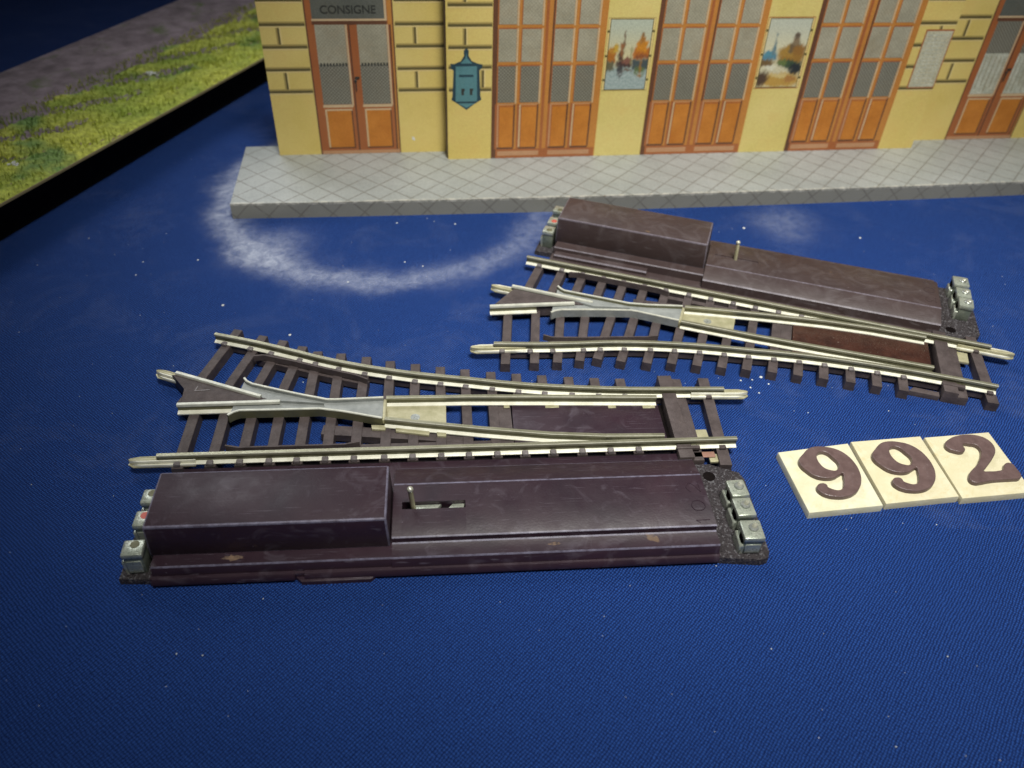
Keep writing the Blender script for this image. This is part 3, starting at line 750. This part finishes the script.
def glazed_door(u, y):
    """four-light french window 39.6 wide, frame starting at u"""
    b = MB(); q = b.quad
    q(u, u+39.6, Z0+.05, 73.9, y-.05, 'orange')
    q(u, u+1.7, Z0+.05, 73.9, y-.08, 'wood_dark'); q(u+18.2, u+19.2, Z0+.05, 73.9, y-.08, 'wood_mid')
    q(u+19.2, u+20.6, Z0+.05, 73.9, y-.08, 'orange'); q(u+20.6, u+21.3, Z0+.05, 73.9, y-.08, 'wood_dark')
    q(u+1.7, u+39.2, Z0+.05, 9.2, y-.09, 'wood_mid'); q(u+2.4, u+18, 6.6, 8.4, y-.10, 'rust_wood'); q(u+21.5, u+37.5, 6.6, 8.4, y-.10, 'rust_wood')
    fr = b.done('window_frame', ST, smooth=False, recalc=False)
    cols = ((u+2.1, u+8.3), (u+10.2, u+16.9), (u+21.5, u+27.9), (u+29.9, u+36.6))
    for k, (a, c) in enumerate(cols):
        b = MB(); q = b.quad
        for za, zb, mt in ((26.9, 39.9, 'pane_dark'), (41.4, 52.4, 'pane'), (53.9, 65.0, 'pane'), (66.4, 73.5, 'pane')):
            q(a, c, za, zb, y-.10, mt)
            q(c+.1, c+.65, za-.4, zb+.2, y-.11, 'wood_pale'); q(a, c, zb, zb+.45, y-.11, 'wood_mid'); q(a-.3, a, za, zb, y-.11, 'wood_mid')
        b.done('glass', fr, smooth=False, recalc=False)
        b = MB(); q = b.quad
        q(a-.9, a-.1, 9.2, 26.4, y-.105, 'wood_mid'); q(c+.25, c+.9, 9.2, 26.4, y-.105, 'orange'); q(a, c, 9.9, 26.0, y-.10, 'panelwood'); q(a+.45, a+.8, 9.9, 25.6, y-.108, 'wood_mid'); q(a, c, 25.3, 25.7, y-.108, 'wood_mid'); q(a-.1, a+.45, 9.9, 26, y-.11, 'wood_pale' if k % 2 else 'rust_wood'); q(c-.35, c+.25, 9.9, 26.2, y-.11, 'wood_dark'); q(a, c, 9.2, 9.9, y-.11, 'wood_dark')
        q(a, c, 26.0, 26.4, y-.11, 'rust_wood')
        b.done('door_panel', fr, smooth=False, recalc=False)
for u in (91.6, 149.3, 207.6): glazed_door(u, FR)

def clamp(x, a=0., b_=1.): return max(a, min(b_, x))
def sstep(a, b_, x): t = clamp((x-a)/(b_-a)); return t*t*(3-2*t)
def blend(c, d, t): return tuple(p+(q-p)*t for p, q in zip(c, d))
def poster(u0, u1, z0, z1, y, fn):
    bm = bmesh.new(); nx, nz = 44, 66
    g = [[bm.verts.new(((u0+(u1-u0)*i/nx)*S, y*S, (z0+(z1-z0)*j/nz)*S)) for j in range(nz+1)] for i in range(nx+1)]
    for i in range(nx):
        for j in range(nz): bm.faces.new((g[i][j], g[i+1][j], g[i+1][j+1], g[i][j+1]))
    me = bpy.data.meshes.new('picture'); bm.to_mesh(me); bm.free()
    at = me.color_attributes.new('paint', 'FLOAT_COLOR', 'POINT')
    k = 0
    for i in range(nx+1):
        for j in range(nz+1):
            at.data[k].color = (*fn(i/nx, j/nz), 1); k += 1
    me.materials.append(M['painted'])
    o = bpy.data.objects.new('picture', me); col.objects.link(o); return o
def ell(x, z, cx, cz, rx, rz, soft=.35):
    d = math.hypot((x-cx)/rx, (z-cz)/rz); return 1-sstep(1-soft, 1+soft, d)
def wob(x, z): return .012*math.sin(31*x+17*z)+.010*math.sin(59*z-37*x)+.006*math.sin(97*x+71*z)
def box2(x, z, x0, x1, z0, z1, e=.025):
    return sstep(x0-e, x0+e, x)*(1-sstep(x1-e, x1+e, x))*sstep(z0-e, z0+e, z)*(1-sstep(z1-e, z1+e, z))
def paint(c, x, z, shapes):
    for sh in shapes:
        k, cc = sh[0], sh[-1]
        a = ell(x, z, *sh[1:-1]) if k == 'e' else box2(x, z, *sh[1:-1])
        c = blend(c, cc, a)
    return c
def harbour(x, z):
    w = wob(x, z); X, Z = x+w, z+wob(z, x)
    c = blend((.56, .50, .28), (.42, .46, .36), sstep(.4, 1, z))
    c = blend(c, (.26, .33, .31), 1-sstep(.28, .42, Z))
    c = paint(c, X, Z, [('b', -.1, .20, .40, .56, (.36, .13, .02)), ('e', .10, .57, .09, .06, (.42, .20, .03)), ('e', .19, .60, .05, .05, (.48, .30, .04)), ('b', -.1, .16, .27, .42, (.12, .11, .06)),
        ('b', .62, 1.1, .44, .60, (.40, .13, .02)), ('b', .68, .95, .55, .70, (.52, .21, .02)), ('b', .74, .88, .66, .77, (.34, .15, .03)), ('e', .81, .79, .05, .035, (.22, .12, .04)), ('b', .66, 1.1, .46, .50, (.20, .07, .03)),
        ('b', .63, 1.1, .30, .44, (.06, .08, .08)), ('b', .70, .95, .20, .32, (.10, .14, .05)), ('b', .80, .86, .18, .42, (.28, .14, .03)),
        ('e', .42, .37, .20, .055, (.06, .035, .03)), ('e', .46, .42, .14, .045, (.20, .09, .06)), ('b', .25, .38, .42, .56, (.07, .045, .03)), ('b', .345, .385, .42, .86, (.12, .06, .03)), ('b', .30, .37, .50, .68, (.26, .11, .04)),
        ('b', .56, .59, .38, .60, (.18, .17, .06)), ('e', .33, .26, .07, .08, (.05, .05, .05)), ('b', .34, .37, .14, .28, (.08, .08, .07)), ('e', .52, .28, .12, .02, (.13, .09, .06))])
    st = .5+.5*math.sin(90*Z+6*math.sin(9*x))
    return blend(c, (.46, .52, .50), (1-sstep(.22, .30, z))*.45*st)
def village(x, z):
    w = wob(x, z); X, Z = x+w, z+wob(z, x)
    c = blend((.62, .57, .36), (.46, .48, .38), sstep(.4, 1, z))
    c = paint(c, X, Z, [('b', -.1, .34, .40, .50, (.10, .22, .28)), ('e', .16, .50, .15, .05, (.09, .24, .30)), ('b', .20, .28, .48, .66, (.12, .20, .22)), ('b', .228, .252, .6, .80, (.10, .16, .18)),
        ('e', .72, .46, .34, .15, (.28, .15, .03)), ('e', .58, .53, .20, .09, (.34, .20, .04)), ('b', .60, .86, .52, .66, (.14, .10, .05)), ('b', .66, .80, .62, .74, (.22, .16, .09)), ('e', .74, .76, .06, .05, (.12, .09, .06)), ('e', .86, .55, .16, .08, (.26, .13, .03)),
        ('e', .70, .33, .30, .07, (.05, .08, .04)), ('e', .88, .27, .18, .09, (.025, .03, .03)), ('e', .50, .37, .12, .05, (.12, .16, .05)), ('e', .10, .36, .2, .06, (.16, .10, .04)),
        ('e', .34, .26, .36, .055, (.55, .51, .34)), ('e', .24, .30, .12, .04, (.62, .60, .46)), ('e', .55, .10, .6, .11, (.44, .27, .06)), ('e', .50, .17, .2, .03, (.56, .44, .18)), ('e', .08, .13, .16, .11, (.08, .05, .03)), ('e', .80, .12, .14, .05, (.36, .18, .05))])
    return c
for u0, u1, fn, lb in ((132.6, 147.4, harbour, 1), (190.2, 205.6, village, 2)):
    b = MB(); q = b.quad
    q(u0-1.0, u1+1.0, 30.6, 56.0, FR-.04, 'wood_mid' if lb == 2 else 'mortar_soft'); q(u0-.8, u1+.8, 30.9, 55.7, FR-.05, 'yellow_hi'); q(u0-.3, u1+.3, 30.9, 55.6, FR-.06, 'mortar')
    for z in (34.6, 43, 51.4): q(u0-1.1, u0, z-.4, z+.4, FR-.07, 'mortar'); q(u1, u1+1.1, z-.4, z+.4, FR-.07, 'mortar')
    pf = b.done('poster', ST, smooth=False, recalc=False)
    p = poster(u0, u1, 31.2, 55.3, FR-.09, fn); p.parent = pf
b = MB(); q = b.quad
q(250.4, 261.5, 29.9, 51.4, FR-.05, 'wood_mid'); q(250.9, 261.1, 30.3, 50.8, FR-.07, 'notice')
for k in range(15): q(251.6, 260.4-random.random()*1.2, 49.2-k*1.3, 49.55-k*1.3, FR-.08, 'curtain')
for k in range(4): q(253.0+k*2, 253.25+k*2, 30.8, 50, FR-.085, 'curtain')
b.done('notice_board', ST, smooth=False, recalc=False)
# letter box printed on the pier
b = MB()
def plate(pts, d, mt):
    vs = [b.bm.verts.new((u, FR-d, z)) for u, z in pts]; b.face(vs, mt)
plate([(82.5, 46.2), (81.6, 45.3), (81.7, 43.6), (80.6, 41.8), (78.4, 40.9), (76.9, 40.9), (77.2, 39.2), (78.0, 38.6), (77.5, 29.6), (77.1, 28.2), (79.6, 26.6), (82.5, 24.5), (85.3, 26.6), (87.9, 28.2), (87.5, 29.6), (87.1, 38.6), (87.9, 39.2), (88.2, 40.6), (86.6, 40.9), (84.4, 41.8), (83.3, 43.6), (83.4, 45.3)], .06, 'bluedark')
plate([(82.5, 44.6), (82.2, 42.8), (80.4, 41.0), (84.6, 41.0), (82.8, 42.8)], .08, 'blueprint')
plate([(78.6, 27.6), (86.3, 27.6), (86.2, 40.0), (78.8, 40.0)], .08, 'blueprint')
plate([(79.3, 26.9), (85.7, 26.9), (82.5, 25.2)], .08, 'blueprint')
mbx = b.done('letter_box', ST, smooth=False, recalc=False)
b = MB(); b.quad(79.9, 85.0, 36.3, 37.1, FR-.10, 'bluedark'); b.done('slot', mbx, smooth=False, recalc=False)
for uu in (80.7, 83.7):
    b = MB()
    b.quad(uu, uu+.9, 29.9, 32.2, FR-.10, 'ink'); b.quad(uu+.3, uu+1.2, 31.4, 32.2, FR-.105, 'ink')
    b.done('time_window', mbx, smooth=False, recalc=False)
b = MB(); b.cyl(75.75, FR+2.0, Z0, Z1, .75, 'pipe', 12); b.done('drainpipe', ST)
# unseen roof above the view, added to cast shade, overhang kept short
b = MB(); b.box(11, 327, 31, 46, Z1, Z1+1.5, 'unseen_roof', .3); b.box(14, 324, 35, 44, Z1+1.5, Z1+7, 'unseen_roof', .3, taper=3)
b.done('unseen_roof', ST)

# ------------------------------------------------------------------ scenery board
d = Vector((.316, .949)); nrm = Vector((-.949, .316)); p0 = Vector((-160.1, 220.9))
BT = 15
root = empty('scenery_board', p0.x, p0.y, 0, label='flocked green model scenery board with a grey ballast strip, left of the station', category='model board')
def bp(a, o): v = d*a+nrm*o; return (v.x, v.y)
b = MB(); b.prism([bp(-160, 7), bp(330, 7), bp(330, 84), bp(-160, 84)], 0, BT-1.2, 'underboard_shade'); b.done('underboard_shade', root)  # set-back black block in place of the shadow below the board
b = MB(); b.prism([bp(-160, .0), bp(330, .0), bp(330, 84), bp(-160, 84)], BT-1.2, BT-.4, 'board_rim', .2); b.done('rim', root)
def ground(name, o0, o1, nn, mt, amp, wav):
    bm = bmesh.new(); na = 260; g = []
    for i in range(na+1):
        row = []
        for j in range(nn+1):
            a = -160+490*i/na; o = o0+(o1-o0)*j/nn
            e0 = wav*(math.sin(a*.11)+.6*math.sin(a*.27+2)+.5*math.sin(a*.61))
            if j == nn: o += e0
            if j == 0 and name == 'ballast_strip': o += 0
            x, y = bp(a, o)
            zz = BT-.4+.2+amp*(random.random()+.5*math.sin(a*.2+o*.3))
            row.append(bm.verts.new((x*S, y*S, (zz if 0 < j < nn else BT-.38)*S)))
        g.append(row)
    for i in range(na):
        for j in range(nn): bm.faces.new((g[i][j], g[i+1][j], g[i+1][j+1], g[i][j+1]))
    bmesh.ops.recalc_face_normals(bm, faces=list(bm.faces))
    rg = random.Random(3)
    for _ in range(16000):                                   # flock fibres, thinning out over the ballast
        a = rg.uniform(-60, 290); o = o0+(o1+7-o0)*rg.random()**.8
        if o > o1-4 and rg.random() < .55: continue
        x, y = bp(a, o); hgt = rg.uniform(.8, 2.3); an = rg.random()*6.283; wd = rg.uniform(.18, .4)
        zb = BT-.2
        v1 = bm.verts.new(((x-wd*math.cos(an))*S, (y-wd*math.sin(an))*S, zb*S)); v2 = bm.verts.new(((x+wd*math.cos(an))*S, (y+wd*math.sin(an))*S, zb*S))
        v3 = bm.verts.new(((x+rg.uniform(-.8, .8))*S, (y+rg.uniform(-.8, .8))*S, (zb+hgt)*S)); bm.faces.new((v1, v2, v3))
    me = bpy.data.meshes.new(name); bm.to_mesh(me); bm.free(); me.materials.append(M[mt])
    me.polygons.foreach_set('use_smooth', [True]*len(me.polygons))
    o = bpy.data.objects.new(name, me); col.objects.link(o); o.parent = root; return o
b = MB(); b.prism([bp(-160, 20), bp(330, 20), bp(330, 84), bp(-160, 84)], BT-.4, BT-.05, 'ballast'); b.done('ballast_strip', root)
ground('grass_mat', .3, 42, 36, 'flock', .7, 5.5)
def tuft(ax, ay, r, zz=BT):
    b = MB()
    for k in range(9):
        b.ball(ax-p0.x+random.uniform(-r, r), ay-p0.y+random.uniform(-r, r)*.6, zz+random.uniform(.2, .9), r*random.uniform(.25, .5), 'white_bits', 1, (1, 1, .6))
    b.done('flower_tuft', root)
tuft(-168, 246, 1.6); tuft(-153, 331, 2.2)

# ------------------------------------------------------------------ cloth and lint
bm = bmesh.new(); bmesh.ops.create_grid(bm, x_segments=8, y_segments=8, size=1500*S)
me = bpy.data.meshes.new('tablecloth'); bm.to_mesh(me); bm.free(); me.materials.append(M['cloth'])
o = bpy.data.objects.new('tablecloth', me); col.objects.link(o); o['kind'] = 'structure'
b = MB()
def fleck(x, y, s):
    t = bmesh.new(); n = random.choice((4, 5, 6)); a0 = random.random()*6
    bt = [t.verts.new((x+s*random.uniform(.5, 1)*math.cos(a0+6.283*i/n), y+s*random.uniform(.5, 1)*math.sin(a0+6.283*i/n), .02)) for i in range(n)]
    tp = t.verts.new((x, y, s*.6))
    for i in range(n): t.faces.new((bt[i], bt[(i+1) % n], tp))
    t.faces.new(bt[::-1]); b.merge(t, 'white_bits')
for x, y in ((-86, 193.3), (-63.2, 180.4), (118.3, 249), (67.9, 170.8), (78.7, 252.4)): fleck(x, y, .62)
for x, y in ((-117.5, 214.4), (-116.9, 207), (-101, 216.9), (65.2, 169.4), (66, 164.1), (-41.9, 245.5), (-22, 246.5), (-51.9, 208.2), (-36, 221), (-30, 219), (64.1, 166.2), (62, 169), (69.4, 168)): fleck(x, y, .4)
for _ in range(260):
    x, y = random.uniform(-150, 170), random.uniform(66, 300)
    fleck(x, y, random.choice((.10, .12, .14, .16, .22)))
b.done('lint', kind='stuff', label='tiny white lint and plaster crumbs on the cloth', category='lint')

# ------------------------------------------------------------------ camera
f, pitch, roll, H = 808.55, R(40.6627), R(2.4873), 140.315
cp, sp = math.cos(pitch), math.sin(pitch)
fw = Vector((0, cp, -sp)); rt = Vector((1, 0, 0)); upv = Vector((0, sp, cp))
r2 = rt*math.cos(roll)+upv*math.sin(roll); u2 = -rt*math.sin(roll)+upv*math.cos(roll)
cam = bpy.data.cameras.new('camera'); cam.sensor_width = 36; cam.lens = f/1024*36
cam.clip_start = .02; cam.clip_end = 200
co = bpy.data.objects.new('camera', cam); col.objects.link(co)
mw = Matrix((r2, u2, -fw)).transposed().to_4x4(); mw.translation = Vector((0, 0, H*S)); co.matrix_world = mw
cam.dof.use_dof = True; cam.dof.focus_distance = 1.95; cam.dof.aperture_fstop = 2.0
scn.camera = co

# ------------------------------------------------------------------ light
w = bpy.data.worlds.new('World'); scn.world = w; w.use_nodes = True
bg = w.node_tree.nodes['Background']; bg.inputs[0].default_value = (.9, .93, 1, 1); bg.inputs[1].default_value = .05
def aim(o, tx, ty, tz=0):
    o.rotation_euler = (Vector((tx*S, ty*S, tz*S))-o.location).to_track_quat('-Z', 'Y').to_euler()
def spot(name, loc, tgt, e, size, blend, soft, colr):
    ld = bpy.data.lights.new(name, 'SPOT'); ld.energy = e; ld.shadow_soft_size = soft; ld.color = colr
    ld.spot_size = R(size); ld.spot_blend = blend
    o = bpy.data.objects.new(name, ld); col.objects.link(o); o.location = tuple(c*S for c in loc); aim(o, *tgt)
spot('front_lamp', (90, 10, 520), (66, 236), 1900, 44, .6, .9, (1, .98, .92))
spot('back_lamp', (-260, 600, 430), (10, 235), 760, 38, .55, 1.9, (.95, .97, 1))
scn.view_settings.view_transform = 'Standard'; scn.view_settings.look = 'None'; scn.view_settings.exposure = 0
